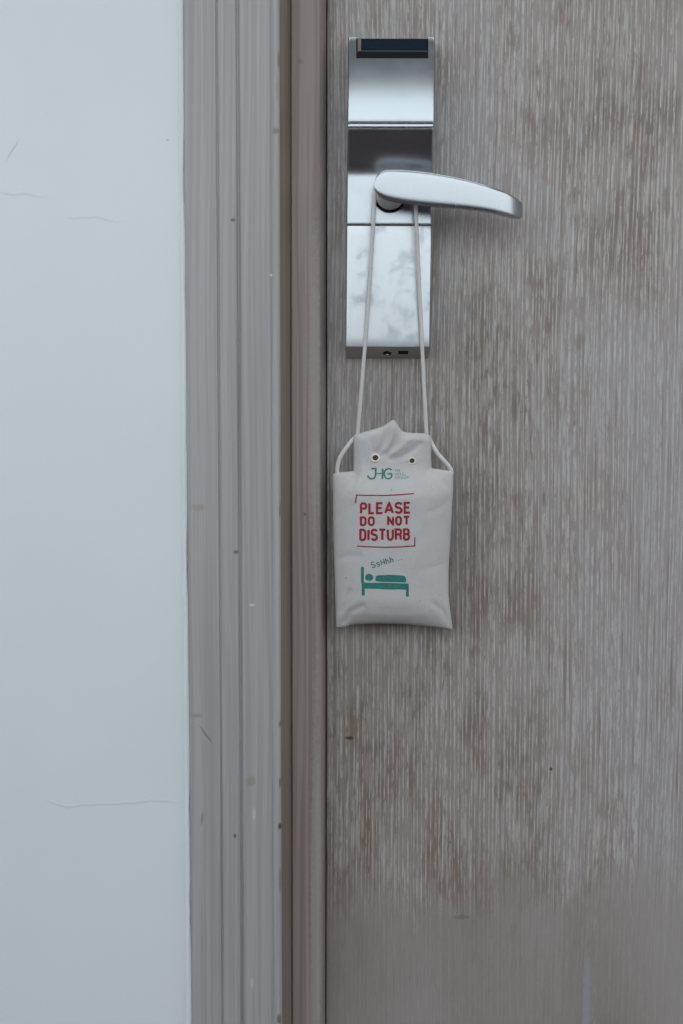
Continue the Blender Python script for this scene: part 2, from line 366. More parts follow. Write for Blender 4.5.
def front_y(py):
    """side profile of the lock: how far each height stands out of the door"""
    if py <= 127.75:                                  # upper panel leans back towards the top
        t = max(0.0, (122 - py) / 85)
        return -0.0345 + 0.0138 * t ** 1.55
    if py <= 225.6:                                   # middle panel: scooped under the upper one, flat below
        t = max(0.0, 178 - py)                        # tilt sets in over a few millimetres, then stays
        return -0.0235 - 0.00021 * (t * t / 24 if t < 12 else t - 6)
    return -0.0272 + 0.0036 * (347 - py) / 120

def panel_geo(py0, py1, rows, XL_, XR_, bl=True, br=True, ends=(True, True), rad=0.0014, back=0.0):
    """solid panel from the door out to the profile, with eased upright edges"""
    V, Fc = [], []; ring = None
    off = []
    nb = 4
    for k in range(nb + 1):
        a = math.pi / 2 * k / nb; off.append((1 - math.sin(a), 1 - math.cos(a)))      # (x inset, y set-back), side -> front reversed below
    for i in range(rows + 1):
        py = py0 + (py1 - py0) * i / rows
        yf = front_y(py); z = zz(py, yf); a, b = XL_(py, yf), XR_(py, yf)
        er = 0.0
        if ends[0] and i == 0 or ends[1] and i == rows: er = 0.00025
        pts = [(a, back, z)]
        if bl:
            for k in range(nb + 1):
                t = math.pi / 2 * k / nb; pts.append((a + rad * (1 - math.cos(t)), yf + rad * (1 - math.sin(t)) + er, z))
        else: pts.append((a, yf + er, z))
        m = 6
        x0_, x1_ = pts[-1][0], (b - rad if br else b)
        for k in range(1, m): pts.append((x0_ + (x1_ - x0_) * k / m, yf + er, z))
        if br:
            for k in range(nb + 1):
                t = math.pi / 2 * (1 - k / nb); pts.append((b - rad * (1 - math.cos(t)), yf + rad * (1 - math.sin(t)) + er, z))
        else: pts.append((b, yf + er, z))
        pts.append((b, back, z)); ring = len(pts); V += pts
    for i in range(rows):
        for k in range(ring): Fc.append((i * ring + k, i * ring + (k + 1) % ring, (i + 1) * ring + (k + 1) % ring, (i + 1) * ring + k))
    Fc.append(tuple(range(ring))); Fc.append(tuple(range(rows * ring, (rows + 1) * ring)))
    return V, Fc

SLX0, SLX1, SLY = 356.2, 428.2, 58.4
c0 = lambda py, Y: P(SLX0, py, Y).x
c1 = lambda py, Y: P(SLX1, py, Y).x
upv = join_geo([panel_geo(37.2, SLY, 8, xl, c0, True, False, (True, False)), panel_geo(37.2, SLY, 8, c1, xr, False, True, (True, False)),
                panel_geo(SLY, 121.3, 24, xl, xr, True, True, (False, True))])
mesh('upper_panel', *upv, M_panel, lock, smooth='auto', label='upper steel panel around the card slot')
mesh('seam_strip', *panel_geo(121.6, 123.4, 2, xl, xr, True, True), M_satin, lock, smooth='auto')
mesh('edge_strip', *panel_geo(123.75, 127.6, 3, xl, xr, True, True), M_satin, lock, smooth='auto')
mesh('middle_panel', *panel_geo(127.8, 225.4, 60, xl, xr), M_panel, lock, smooth='auto', label='scooped middle steel panel behind the lever')
mesh('lower_panel', *panel_geo(226.0, 346.6, 24, xl, xr), M_smudged, lock, smooth='auto', label='flat lower steel panel with smudges')
# under side of the lock: slopes down towards the door
yf = front_y(346.6)
fL, fR = P(346.0, 346.8, yf), P(429.4, 346.8, yf); bL, bR = P(345.8, 358.0, -0.002), P(428.2, 358.0, -0.002)
V = [fL, fR, bR, bL, (bR.x, 0, bR.z), (bL.x, 0, bL.z), (fR.x, 0, fR.z), (fL.x, 0, fL.z)]
Fc = [(0, 1, 2, 3), (3, 2, 4, 5), (0, 7, 6, 1), (0, 3, 5, 7), (1, 6, 4, 2), (5, 4, 6, 7)]
lip = mesh('bottom_lip', V, Fc, M_lip, lock, smooth=False, label='sloping grey underside with power socket')
def lip_pt(px, py, off=0.0):
    t = (py - 346.8) / 11.2; Y = yf + (-0.002 - yf) * t
    nrm = (bL - fL).cross(fR - fL).normalized()
    if nrm.z > 0: nrm = -nrm
    return P(px, py, Y) + nrm * off
def lip_quad(cx, cy, hx, hy, off, n=None, h2=0.0004):
    ring = [(-hx, -hy), (hx, -hy), (hx, hy), (-hx, hy)] if n is None else [(hx * math.cos(2 * math.pi * k / n), hy * math.sin(2 * math.pi * k / n)) for k in range(n)]
    top = [lip_pt(cx + a, cy + b, off) for a, b in ring]; bot = [lip_pt(cx + a, cy + b, off - h2) for a, b in ring]; m = len(ring)
    return top + bot, [tuple(range(m)), tuple(range(m, 2 * m))] + [(k, (k + 1) % m, m + (k + 1) % m, m + k) for k in range(m)]
mesh('power_port', *lip_quad(403.2, 352.4, 5.0, 1.5, 0.0003), M_black, lip, smooth=False)
kh = mesh('screw_recess', *lip_quad(387, 353.2, 4.2, 2.0, 0.0003, 14), M_black, lip, smooth=False)
scr = []
cpt = lip_pt(387, 354.2, 0.0003)
bm = bmesh.new(); bmesh.ops.create_uvsphere(bm, u_segments=12, v_segments=8, radius=0.0016, matrix=Matrix.Translation(cpt))
me = bpy.data.meshes.new('screw'); bm.to_mesh(me); bm.free(); me.materials.append(M_satin)
for p_ in me.polygons: p_.use_smooth = True
so = bpy.data.objects.new('screw', me); COL.objects.link(so); so.parent = lip

# card slot: black housing sunk between the two posts, dark window above a black ledge
sh = []
ys = front_y(48)
x0, x1 = P(SLX0, 48, ys).x - 0.0002, P(SLX1, 48, ys).x + 0.0002
zt, zb, zm = zz(37.4, -0.020) - 0.0002, zz(SLY + 0.2, front_y(58)), zz(51.2, front_y(52))
slot = mesh('card_slot', *join_geo([box_geo(x0, x1, -0.0165, 0.0, zb, zt), box_geo(x0, x1, front_y(56) + 0.0012, 0.0, zb - 0.0004, zm)]), M_black, lock, smooth=False, label='black card reader slot')
# sloping window pane
za, zc = zm + 0.0004, zt - 0.0008
xa, xb = x0 + 0.0046, x1 - 0.0010
V = [(xa, -0.0212, za), (xb, -0.0212, za), (xb, -0.0178, zc), (xa, -0.0178, zc), (xa, -0.0150, za), (xb, -0.0150, za), (xb, -0.0150, zc), (xa, -0.0150, zc)]
win = mesh('reader_window', V, [(0, 1, 2, 3), (4, 7, 6, 5), (0, 4, 5, 1), (2, 6, 7, 3), (0, 3, 7, 4), (1, 5, 6, 2)], M_glass, slot, smooth=False, label='dark blue glossy window')
V, Fc = box_geo(x0 + 0.0014, x0 + 0.0042, -0.0190, -0.0150, za, zc); mesh('painted_reflection', V, Fc, make_plain('brown_reflection_tone', (0.16, 0.13, 0.10), 0.4), slot, smooth=False)  # brown block painted in for the reflection left of the window
V, Fc = box_geo(x0, x1, front_y(52) + 0.0006, -0.016, zm - 0.0002, zm + 0.0005); mesh('slot_edge', V, Fc, make_plain('grey_plastic_edge', (0.05, 0.055, 0.06), 0.3), slot, smooth=False)

# lever handle
GF = -0.060
top_t = [(374.2, 186.5), (374.8, 180.5), (376.5, 176.0), (379.5, 172.2), (384, 169.8), (390, 168.9), (400, 169.1), (415, 170.3), (430, 172.0), (445, 174.4), (460, 177.4), (475, 181.2), (490, 185.6), (503, 190.2), (512, 194.6), (518, 198.2), (521, 201.0), (522.4, 203.0)]
bot_t = [(374.2, 187.0), (374.8, 189.5), (376.5, 192.5), (379.5, 195.4), (384, 198.2), (390, 200.2), (400, 202.3), (415, 204.4), (430, 206.0), (445, 207.2), (460, 208.4), (475, 209.8), (490, 211.8), (503, 214.4), (512, 216.6), (518, 218.4), (521, 219.2), (522.4, 217.6)]
yf_t = [(374, GF + 0.0015), (380, GF), (450, GF), (480, GF + 0.0014), (493, GF + 0.0036), (502, GF + 0.0070), (509, GF + 0.0112), (515, GF + 0.0160), (519, GF + 0.0205), (521.5, GF + 0.0245), (522.4, GF + 0.0265)]
th_t = [(374.2, 0.0060), (376.5, 0.0085), (380, 0.0092), (400, 0.0095), (470, 0.0088), (505, 0.0080), (518, 0.0070), (522.4, 0.0050)]
xs = [374.2, 374.45, 374.8, 375.5, 376.5, 378, 379.5, 381.5, 384, 387, 390, 395] + list(np.linspace(400, 490, 26)) + [494, 497, 500, 503, 505.5, 508, 510, 512, 513.5, 515, 516.5, 518, 519.2, 520.2, 521, 521.8, 522.4]
def tsm(tab, x):                              # table read through a short window, so the lever has no kinks
    r_ = 0.0 if x < 384 else min(7.0, (x - 384) * 0.4, max(0.3, (523 - x) * 0.4))
    return sum(table(tab, x + r_ * k / 4) for k in range(-4, 5)) / 9
def lever_outer(x, py): return P(x, py, tsm(yf_t, x))
NS = 64; V = []; Fc = []
mids = [P(x, 0.5 * (tsm(top_t, x) + tsm(bot_t, x)), tsm(yf_t, x)) for x in xs]
for i, x in enumerate(xs):
    a = mids[max(i - 1, 0)]; b = mids[min(i + 1, len(xs) - 1)]
    tan = Vector((b.x - a.x, b.y - a.y, 0)).normalized(); nrm = Vector((-tan.y, tan.x, 0))      # points back to the door
    if nrm.y < 0: nrm = -nrm
    if x < 381: nrm = Vector((0, 1, 0))
    zt_, zb_ = lever_outer(x, tsm(top_t, x)).z, lever_outer(x, tsm(bot_t, x)).z
    hh = max((zt_ - zb_) / 2, 0.0003); th = tsm(th_t, x); c = mids[i] + nrm * (th * 0.5); c.z = (zt_ + zb_) / 2
    for k in range(NS):
        an = 2 * math.pi * k / NS; cc, ss = math.cos(an), math.sin(an)
        ex = 2 / 6.5
        zc_ = math.copysign(abs(ss) ** ex, ss); dc_ = math.copysign(abs(cc) ** ex, cc)
        V.append(c + Vector((0, 0, hh * zc_)) - nrm * (th * 0.5 * dc_))
for i in range(len(xs) - 1):
    for k in range(NS): Fc.append((i * NS + k, i * NS + (k + 1) % NS, (i + 1) * NS + (k + 1) % NS, (i + 1) * NS + k))
Fc.append(tuple(range(NS))); Fc.append(tuple(range((len(xs) - 1) * NS, len(xs) * NS)))
lever = mesh('lever_handle', V, Fc, M_satin, lock, label='curved satin lever handle')
def loft_rings(rings, n=36):
    V, Fc = [], []
    for (cx, cz, y, rx, rz) in rings:
        for k in range(n):
            a = 2 * math.pi * k / n; V.append((cx + rx * math.cos(a), y, cz + rz * math.sin(a)))
    for i in range(len(rings) - 1):
        for k in range(n): Fc.append((i * n + k, i * n + (k + 1) % n, (i + 1) * n + (k + 1) % n, (i + 1) * n + k))
    Fc.append(tuple(range(n))); Fc.append(tuple(range((len(rings) - 1) * n, len(rings) * n))); return V, Fc
nc = P(390, 196, -0.026); ng = P(394.5, 187, -0.053); m1 = px_m(1)
mesh('neck', *loft_rings([(nc.x, nc.z, -0.0235, 13.4 * m1, 13.4 * m1), (nc.x, nc.z, -0.033, 13.4 * m1, 13.4 * m1), (nc.x + 0.001, nc.z, -0.040, 13.6 * m1, 12.8 * m1),
     (ng.x - 0.001, (nc.z + ng.z) / 2, -0.046, 15 * m1, 12.2 * m1), (ng.x, ng.z, -0.052, 17.5 * m1, 12.0 * m1), (ng.x, ng.z, -0.054, 17 * m1, 11.5 * m1)]), make_metal('matt_nickel', (0.80, 0.81, 0.82), 0.62), lever, smooth='auto')
mesh('collar', *loft_rings([(nc.x, nc.z, -0.0230, 15.6 * m1, 15.6 * m1), (nc.x, nc.z, -0.0268, 15.6 * m1, 15.6 * m1), (nc.x, nc.z, -0.0274, 15.0 * m1, 15.0 * m1)]), M_black, lever, smooth='auto', label='black ring around the lever neck')

# ------------------------------------------------------------------ hanging pouch
BY = -0.021                                  # middle plane of the pouch
pouch = empty('do_not_disturb_pouch', (P(394, 627, BY).x, BY, P(394, 627, BY).z), 'off white cloth do not disturb pouch hanging by a cord from the lever', 'door hanger')
NKL, NKR = 353.2, 431.8
left_t = [(0, 332.8), (0.12, 333.0), (0.3, 333.2), (0.5, 333.8), (0.7, 334.8), (0.88, 335.6), (1, 336.0)]
right_t = [(0, 453.3), (0.1, 453.2), (0.25, 452.0), (0.45, 450.0), (0.62, 448.6), (0.78, 448.6), (0.9, 450.8), (1, 452.8)]
top_nt = [(353.2, 438.5), (354.5, 435.6), (357.5, 433.8), (368, 430.8), (378, 428.0), (385, 425.0), (390, 421.3), (392.8, 419.6), (395, 420.6), (397.5, 424.0), (400, 428.6), (403, 431.8), (408, 432.6), (424, 433.4), (428.5, 434.8), (430.6, 437.2), (431.8, 440.5)]
sh_t = [(332.8, 474.6), (334.5, 473.2), (338, 472.4), (353.2, 471.2), (370, 470.5), (420, 469.5), (431.8, 468.2), (446, 470.2), (451.5, 470.6), (453.3, 472.4)]
bot_bt = [(336, 628.2), (345, 627.8), (349.5, 625.2), (356, 624.4), (380, 623.6), (405, 624.2), (428, 626.6), (443, 628.6), (452.8, 630.2)]
X0 = list(np.linspace(332.8, NKL, 16)[:-1]) + list(np.linspace(NKL, NKR, 62)) + list(np.linspace(NKR, 453.3, 17)[1:])
i0 = 15; i1 = 15 + 61
NN = 34; NB = 118
pts2 = {}; grid = []
for j in range(NN):
    t = j / NN; row = []
    for i in range(i0, i1 + 1):
        x = X0[i]; y0_ = table(top_nt, x); y1_ = table(sh_t, x); row.append((i, x - 0.6 * math.sin(math.pi * t) * ((x - 392.5) / 39.3) ** 3, y0_ + (y1_ - y0_) * t))
    grid.append(row)
for j in range(NB + 1):
    t = j / NB; row = []
    L_, R_ = table(left_t, t), table(right_t, t)
    for i, x in enumerate(X0):
        u = (x - 332.8) / 120.5; xx = L_ + (R_ - L_) * u
        ya = table(sh_t, x); yb = table(bot_bt, 336 + 116.8 * u); row.append((i, xx, ya + (yb - ya) * t))
    grid.append(row)
outline = []
outline += [(r[-1][1], r[-1][2]) for r in grid[:NN]] + [(q[1], q[2]) for q in grid[NN][i1:]] + [(r[-1][1], r[-1][2]) for r in grid[NN + 1:]]
outline += [(q[1], q[2]) for q in reversed(grid[-1])] + [(r[0][1], r[0][2]) for r in reversed(grid[NN:-1])] + [(q[1], q[2]) for q in grid[NN][1:i0 + 1]]
outline += [(r[0][1], r[0][2]) for r in reversed(grid[:NN])] + [(q[1], q[2]) for q in grid[0]]
side_pts = [[(r[0][1], r[0][2]) for r in grid[NN:]], [(r[-1][1], r[-1][2]) for r in grid[NN:]]]
foot = [(q[1], q[2]) for q in grid[-1]]
head = [(q[1], q[2]) for q in grid[NN][:i0 + 1]][::-1] and [(q[1], q[2]) for q in grid[NN][:i0 + 1]] + [(r[0][1], r[0][2]) for r in reversed(grid[:NN])] + [(q[1], q[2]) for q in grid[0]] + [(r[-1][1], r[-1][2]) for r in grid[:NN]] + [(q[1], q[2]) for q in grid[NN][i1:]]
OL = np.array(outline); OA = OL; OB = np.roll(OL, -1, axis=0)
def seg_dist(x, y, A, B):
    p = np.stack([x, y], -1)[..., None, :]; d = B - A; L2 = (d ** 2).sum(-1) + 1e-9
    t = np.clip(((p - A) * d).sum(-1) / L2, 0, 1); q = A + t[..., None] * d
    return np.sqrt(((p - q) ** 2).sum(-1)).min(-1)
def chain(x, y, pts):
    a = np.array(pts, float); return seg_dist(x, y, a[:-1], a[1:])
creases = [  # polyline, depth (m, negative is a valley), half width in pixels
    ([(389, 424), (386, 436), (383, 446), (377, 453)], -0.0016, 3.0), ([(401, 432), (396, 444), (388, 452), (381, 456)], -0.0015, 3.4),
    ([(420, 444), (410, 452), (400, 457), (390, 459)], -0.0013, 3.2), ([(394, 424), (391, 440), (386, 450)], 0.0014, 2.6), ([(412, 437), (402, 447), (394, 453)], 0.0012, 3.0),
    ([(403, 436.5), (427, 437.8)], -0.0005, 0.9), ([(396, 425), (401, 434), (404, 436.5)], -0.0005, 0.9), ([(356.6, 438), (356.0, 455), (356.2, 474), (352, 490)], -0.0007, 1.5),
    ([(336, 505), (345, 488), (357, 476)], -0.0013, 2.8), ([(337, 520), (345, 503), (350, 494)], -0.0007, 2.4), ([(430, 470), (440, 480), (449, 488)], -0.0008, 3.0),
    ([(345, 622), (350, 612), (362, 606)], -0.0016, 3.0), ([(339, 612), (345, 605), (350, 592)], -0.0012, 3.0), ([(449, 622), (443, 611), (434, 604)], -0.0013, 3.2),
    ([(447, 560), (438, 566), (424, 570)], -0.0005, 4.0), ([(337, 560), (346, 556), (358, 556)], -0.0006, 4.0), ([(366, 433), (372, 445), (373, 452)], -0.0006, 2.6),
    ([(362, 462), (360, 480), (352, 500)], 0.0007, 3.5), ([(448, 500), (440, 508), (430, 512)], -0.0005, 3.5), ([(370, 614), (395, 617), (425, 615)], 0.0006, 4.0)]
CR = [(np.array(c[:-1], float), np.array(c[1:], float), a, w_) for c, a, w_ in creases]
def puff(x, y):
    x = np.asarray(x, float); y = np.asarray(y, float)
    d = seg_dist(x, y, OA, OB)
    wb = sst(462, 500, y)
    T = 0.0045 * (1 - wb) + 0.0145 * wb; R = 9 * (1 - wb) + 22 * wb
    def swell(dd, r):
        q = np.clip(dd / r, 0, 1); return (1 - (1 - q) ** 2) ** 0.6
    base = T * swell(chain(x, y, side_pts[0]), 46) * swell(chain(x, y, side_pts[1]), 46) * swell(chain(x, y, foot), 26) * swell(chain(x, y, head), R)
    edge = sst(0.0, 7.0, d); wr = 0.0
    for A, B, a, w_ in CR: wr = wr + a * np.exp(-(seg_dist(x, y, A, B) / w_) ** 2)
    lump = 0.00018 * np.sin(x * 0.16 + 1.1 * np.sin(y * 0.07)) * np.sin(y * 0.13 + 0.8) + 0.00006 * np.sin(x * 0.37 + y * 0.21)
    return np.maximum(base + edge * (wr + lump), 0.0)
allx = np.array([q[1] for r in grid for q in r]); ally = np.array([q[2] for r in grid for q in r])
H = np.concatenate([puff(allx[k:k + 2000], ally[k:k + 2000]) for k in range(0, len(allx), 2000)])
def sheet(x, y):                              # the pouch leans gently: its foot rests nearer the door
    return BY - 0.003 * (1 - np.clip((y - 420) / 200, 0, 1))
V, Fc = [], []; fi, bi = {}, {}; k = 0
ncol = len(X0); total_rows = len(grid)
bound = set()
for j, row in enumerate(grid):
    for a, q in enumerate(row):
        on = (a == 0 or a == len(row) - 1 or j == 0 or j == total_rows - 1 or (j == NN and (q[0] <= i0 or q[0] >= i1)))
        if on and j == NN and i0 < q[0] < i1: on = False
        if on: bound.add((j, q[0]))
# the two inner shoulder corners stay on the edge
for j, row in enumerate(grid):
    for q in row:
        h = float(H[k]); k += 1
        s_ = float(sheet(q[1], q[2]))
        if (j, q[0]) in bound: h = 0.0
        fi[(j, q[0])] = len(V); V.append(P(q[1], q[2], s_ - h - 0.0002 * (h > 0)))
for j, row in enumerate(grid):
    for q in row:
        if (j, q[0]) in bound: bi[(j, q[0])] = fi[(j, q[0])]; continue
        v = V[fi[(j, q[0])]]; s_ = float(sheet(q[1], q[2])); h = s_ - v.y
        bi[(j, q[0])] = len(V); V.append(Vector((v.x, s_ + 0.80 * h, v.z)))
for j in range(total_rows - 1):
    cols = [q[0] for q in grid[j]]; nxt = set(q[0] for q in grid[j + 1])
    for a, b in zip(cols[:-1], cols[1:]):
        if a in nxt and b in nxt:
            Fc.append((fi[(j, a)], fi[(j, b)], fi[(j + 1, b)], fi[(j + 1, a)])); Fc.append((bi[(j, a)], bi[(j + 1, a)], bi[(j + 1, b)], bi[(j, b)]))
body = mesh('cloth_pouch', V, Fc, M_cloth, pouch, label='stuffed off white canvas pouch')

def on_cloth(x, y, off=0.00035):
    h = puff(np.array([x]), np.array([y]))[0]; return P(x, y, float(sheet(x, y)) - float(h) - off)
def on_cloth_many(pts, off=0.00035):
    a = np.array(pts, float); h = np.concatenate([puff(a[k:k + 2000, 0], a[k:k + 2000, 1]) for k in range(0, len(a), 2000)])
    return [P(x, y, float(sheet(x, y)) - float(hh) - off) for (x, y), hh in zip(pts, h)]

# cord: hangs over the neck of the lever, ends sewn into the pouch; two side loops
def PX(l): return [P(a, b, c) for a, b, c in l]
main = catmull(PX([(356.5, 446, -0.0215), (357.6, 434, -0.0225), (361, 394, -0.0262), (366.2, 330, -0.0315), (370.4, 270, -0.0375), (373.4, 222, -0.0422), (374.6, 200, -0.0430), (375.8, 187, -0.0436), (381, 176, -0.0440), (394, 171.8, -0.0442),
                   (407, 174.5, -0.0440), (413.6, 185, -0.0436), (415.6, 205, -0.0430), (418.2, 262, -0.0380), (421.4, 330, -0.0315), (424.4, 394, -0.0262), (426.6, 433, -0.0225), (427.2, 446, -0.0215)]), 8)
lp = catmull(PX([(357, 435.5, -0.0200), (352.4, 440, -0.0215), (346, 448.2, -0.0235), (340.4, 457, -0.0235), (337.6, 466, -0.0230), (337.0, 477, -0.0225)]), 6)
rp_ = catmull(PX([(428, 436, -0.0200), (431.6, 443, -0.0215), (435.6, 450.5, -0.0235), (441, 457.5, -0.0235), (447.4, 464.5, -0.0230), (451, 470, -0.0225), (451.5, 475, -0.0225)]), 6)
mesh('cord', *join_geo([tube_geo(main, 0.00155, 10), tube_geo(lp, 0.0017, 10), tube_geo(rp_, 0.0017, 10)]), M_cord, pouch, label='thin white cotton cord')

# eyelets
for (ex, ey, ro, ri) in ((375.2, 458.0, 4.7, 2.8), (412.0, 460.8, 4.0, 2.7)):
    V, Fc = [], []; na, nb_ = 22, 8
    for a in range(na):
        an = 2 * math.pi * a / na; rc = (ro + ri) / 2; hw = (ro - ri) / 2 + 0.2
        for b in range(nb_):
            bn = 2 * math.pi * b / nb_; r = rc + hw * math.cos(bn); x, y = ex + r * math.cos(an), ey + 0.94 * r * math.sin(an)
            c = on_cloth(ex + rc * math.cos(an), ey + rc * math.sin(an), 0.0)
            V.append(P(x, y, c.y - 0.0003 - px_m(hw) * 0.8 * math.sin(bn)))
    for a in range(na):
        for b in range(nb_): Fc.append((a * nb_ + b, ((a + 1) % na) * nb_ + b, ((a + 1) % na) * nb_ + (b + 1) % nb_, a * nb_ + (b + 1) % nb_))
    eo = mesh('eyelet', V, Fc, M_thread, body, label='stitched eyelet with dark hole')
    hy = min(on_cloth(ex + 2.2 * math.cos(t), ey + 2.2 * math.sin(t)).y for t in (0, 1.57, 3.14, 4.71))
    ring = [P(ex + (ri + 0.3) * math.cos(2 * math.pi * a / 16), ey + 0.94 * (ri + 0.3) * math.sin(2 * math.pi * a / 16), hy - 0.0001) for a in range(16)]
    ring2 = [q + Vector((0, 0.0006, 0)) for q in ring]
    # the hole belongs to the pouch cloth
    mesh('eyelet_hole', ring + ring2, [tuple(range(16)), tuple(range(16, 32))] + [(a, (a + 1) % 16, 16 + (a + 1) % 16, 16 + a) for a in range(16)], M_hole, body, smooth=False)

# ------------------------------------------------------------------ printing on the pouch (strokes laid on the cloth)
def arc(cx, cy, rx, ry, a0, a1, n=10):
    return [(cx + rx * math.cos(math.radians(a0 + (a1 - a0) * k / n)), cy + ry * math.sin(math.radians(a0 + (a1 - a0) * k / n))) for k in range(n + 1)]
# letters in a unit box, y up; each a list of strokes
LET = {
 'P': [[(0, 0), (0, 1)], [(0, 1), (.55, 1)] + arc(.6, .74, .4, .26, 90, -90, 10) + [(.55, .48), (0, .48)]],
 'L': [[(0, 1), (0, 0), (1, 0)]],
 'E': [[(1, 1), (0, 1), (0, 0), (1, 0)], [(0, .52), (.85, .52)]],
 'A': [[(-.05, 0), (.5, 1.03), (1.05, 0)], [(.2, .3), (.8, .3)]],
 'S': [arc(.5, .76, .5, .24, 15, 180, 9) + arc(.5, .74, .5, .22, 190, 250, 4) + arc(.5, .26, .5, .24, 70, 0, 5) + arc(.5, .24, .5, .24, -10, -165, 9)],
 'D': [[(0, 0), (0, 1), (.5, 1)] + arc(.5, .68, .5, .32, 80, 0, 6) + arc(.5, .32, .5, .32, 0, -80, 6) + [(.5, 0), (0, 0)]],
 'O': [arc(.5, .68, .5, .32, 0, 180, 12) + arc(.5, .32, .5, .32, 180, 360, 12) + [(1, .68)]],
 'N': [[(0, 0), (0, 1), (1, 0), (1, 1)]],
 'T': [[(-.1, 1), (1.1, 1)], [(.5, 1), (.5, 0)]],
 'I': [[(.5, 0), (.5, 1)]],
 'U': [[(0, 1), (0, .32)] + arc(.5, .32, .5, .32, 180, 360, 12) + [(1, 1)]],
 'R': [[(0, 0), (0, 1), (.55, 1)] + arc(.6, .76, .4, .24, 90, -90, 10) + [(.55, .52), (0, .52)], [(.55, .52), (.88, .42), (.98, 0)]],
 'B': [[(0, 0), (0, 1), (.55, 1)] + arc(.58, .77, .36, .23, 90, -90, 9) + [(.5, .54), (0, .54)], [(.5, .54)] + arc(.58, .27, .42, .27, 90, -90, 9) + [(.5, 0), (0, 0)]],
 'G': [arc(.5, .7, .5, .30, 20, 180, 10) + arc(.5, .3, .5, .30, 180, 360, 12) + [(1, .48), (.55, .48)]],
 'H': [[(0, 0), (0, 1)], [(1, 0), (1, 1)], [(0, .5), (1, .5)]],
 'h': [[(0, 0), (0, 1)], [(0, .42)] + arc(.5, .42, .5, .22, 160, 0, 8) + [(1, 0)]],
 's': [arc(.5, .52, .5, .15, 15, 180, 7) + arc(.5, .50, .5, .14, 190, 250, 3) + arc(.5, .17, .5, .16, 70, 0, 4) + arc(.5, .16, .5, .16, -10, -165, 7)],
 '.': [[(.5, 0), (.5, .12)]],
}
def ribbon(poly, hw, seg=1.6):
    """polyline in pixels -> flat ribbon (points, faces), mitred"""
    pl = [poly[0]]
    for a, b in zip(poly[:-1], poly[1:]):
        L = math.hypot(b[0] - a[0], b[1] - a[1])
        if L < 1e-6: continue
        m = max(1, int(L / seg))
        for k in range(1, m + 1): pl.append((a[0] + (b[0] - a[0]) * k / m, a[1] + (b[1] - a[1]) * k / m))
    pts, fc = [], []
    for i, p in enumerate(pl):
        def nv(a, b):
            L = math.hypot(b[0] - a[0], b[1] - a[1]); return (-(b[1] - a[1]) / L, (b[0] - a[0]) / L)
        n1 = nv(pl[i - 1], p) if i else nv(p, pl[1]); n2 = nv(p, pl[i + 1]) if i < len(pl) - 1 else n1
        mx, my = n1[0] + n2[0], n1[1] + n2[1]; L = math.hypot(mx, my)
        if L < 0.2: mx, my, s_ = n1[0], n1[1], 1.0
        else: mx, my = mx / L, my / L; s_ = min(1.8, 1 / max(0.3, mx * n1[0] + my * n1[1]))
        pts += [(p[0] + mx * hw * s_, p[1] + my * hw * s_), (p[0] - mx * hw * s_, p[1] - my * hw * s_)]
    for i in range(len(pl) - 1): fc.append((2 * i, 2 * i + 1, 2 * i + 3, 2 * i + 2))
    return pts, fc
def print_mesh(name, polys, mat, label=None, parent=None, off=0.00035):
    """polys: list of (points in pixels, faces)"""
    pts, Fc = join_geo(polys); V = on_cloth_many(pts, off)
    me_o = mesh(name, V, Fc, mat, parent or body, smooth=True, label=label); return me_o
def word(text, boxes, hw, slope=0.0, xref=385.0, shear=0.0):
    out = []
    for ch, (xa, xb, yt, yb) in zip(text, boxes):
        for st in LET[ch]:
            q = []
            for (a, b) in st:
                x = xa + hw + a * (xb - xa - 2 * hw); y = yb - hw - b * (yb - yt - 2 * hw)
                q.append((x + shear * (yb - y), y + slope * (x - xref)))
            out.append(ribbon(q, hw))
    return out
def row(x0_, x1_, widths, gap, yt, yb):
    tot = sum(widths) + gap * (len(widths) - 1); k = (x1_ - x0_) / tot; x = x0_; o = []
    for w_ in widths: o.append((x, x + w_ * k, yt, yb)); x += (w_ + gap) * k
    return o
def fill_poly(poly, seg=1.5):
    """filled outline as a fan of thin strips (rows)"""
    ys_ = [p[1] for p in poly]; y0_, y1_ = min(ys_), max(ys_); n = max(2, int((y1_ - y0_) / 0.6)); pts, fc = [], []
    prev = None
    for i in range(n + 1):
        y = y0_ + (y1_ - y0_) * min(max(i / n, 0.001), 0.999); xs_ = []
        for a, b in zip(poly, poly[1:] + poly[:1]):
            if (a[1] - y) * (b[1] - y) < 0: xs_.append(a[0] + (b[0] - a[0]) * (y - a[1]) / (b[1] - a[1]))
        xa_, xb_ = min(xs_), max(xs_); m = 24; rw = []
        for k in range(m + 1): rw.append(len(pts)); pts.append((xa_ + (xb_ - xa_) * k / m, y))
        if prev:
            for k in range(m): fc.append((prev[k], prev[k + 1], rw[k + 1], rw[k]))
        prev = rw
    return pts, fc

HW = 1.2
print_mesh('please_lettering', word('PLEASE', row(359.8, 411.2, [6.9, 6.2, 7.0, 8.4, 7.4, 6.9], 0.7, 502.0, 514.2), HW, -0.016), M_red, 'red printed word PLEASE')
print_mesh('do_not_lettering', word('DO', row(359.8, 374.9, [6.6, 6.9], 1.0, 516.0, 526.0), 1.12, -0.012) + word('NOT', row(387.0, 410.0, [7.2, 7.0, 7.0], 1.0, 516.0, 526.0), 1.12, -0.016), M_red, 'red printed words DO NOT')
print_mesh('disturb_lettering', word('DISTURB', row(359.2, 410.2, [6.9, 2.6, 7.2, 7.0, 7.0, 7.2, 7.0], 0.6, 528.4, 541.0), HW, -0.010), M_red, 'red printed word DISTURB')
print_mesh('border_line', [ribbon([(355.4, 503.6), (356.6, 495.0), (366, 495.4), (385, 495.5), (400, 494.7), (414.2, 493.6)], 0.6)], M_red, 'thin red line above the words')
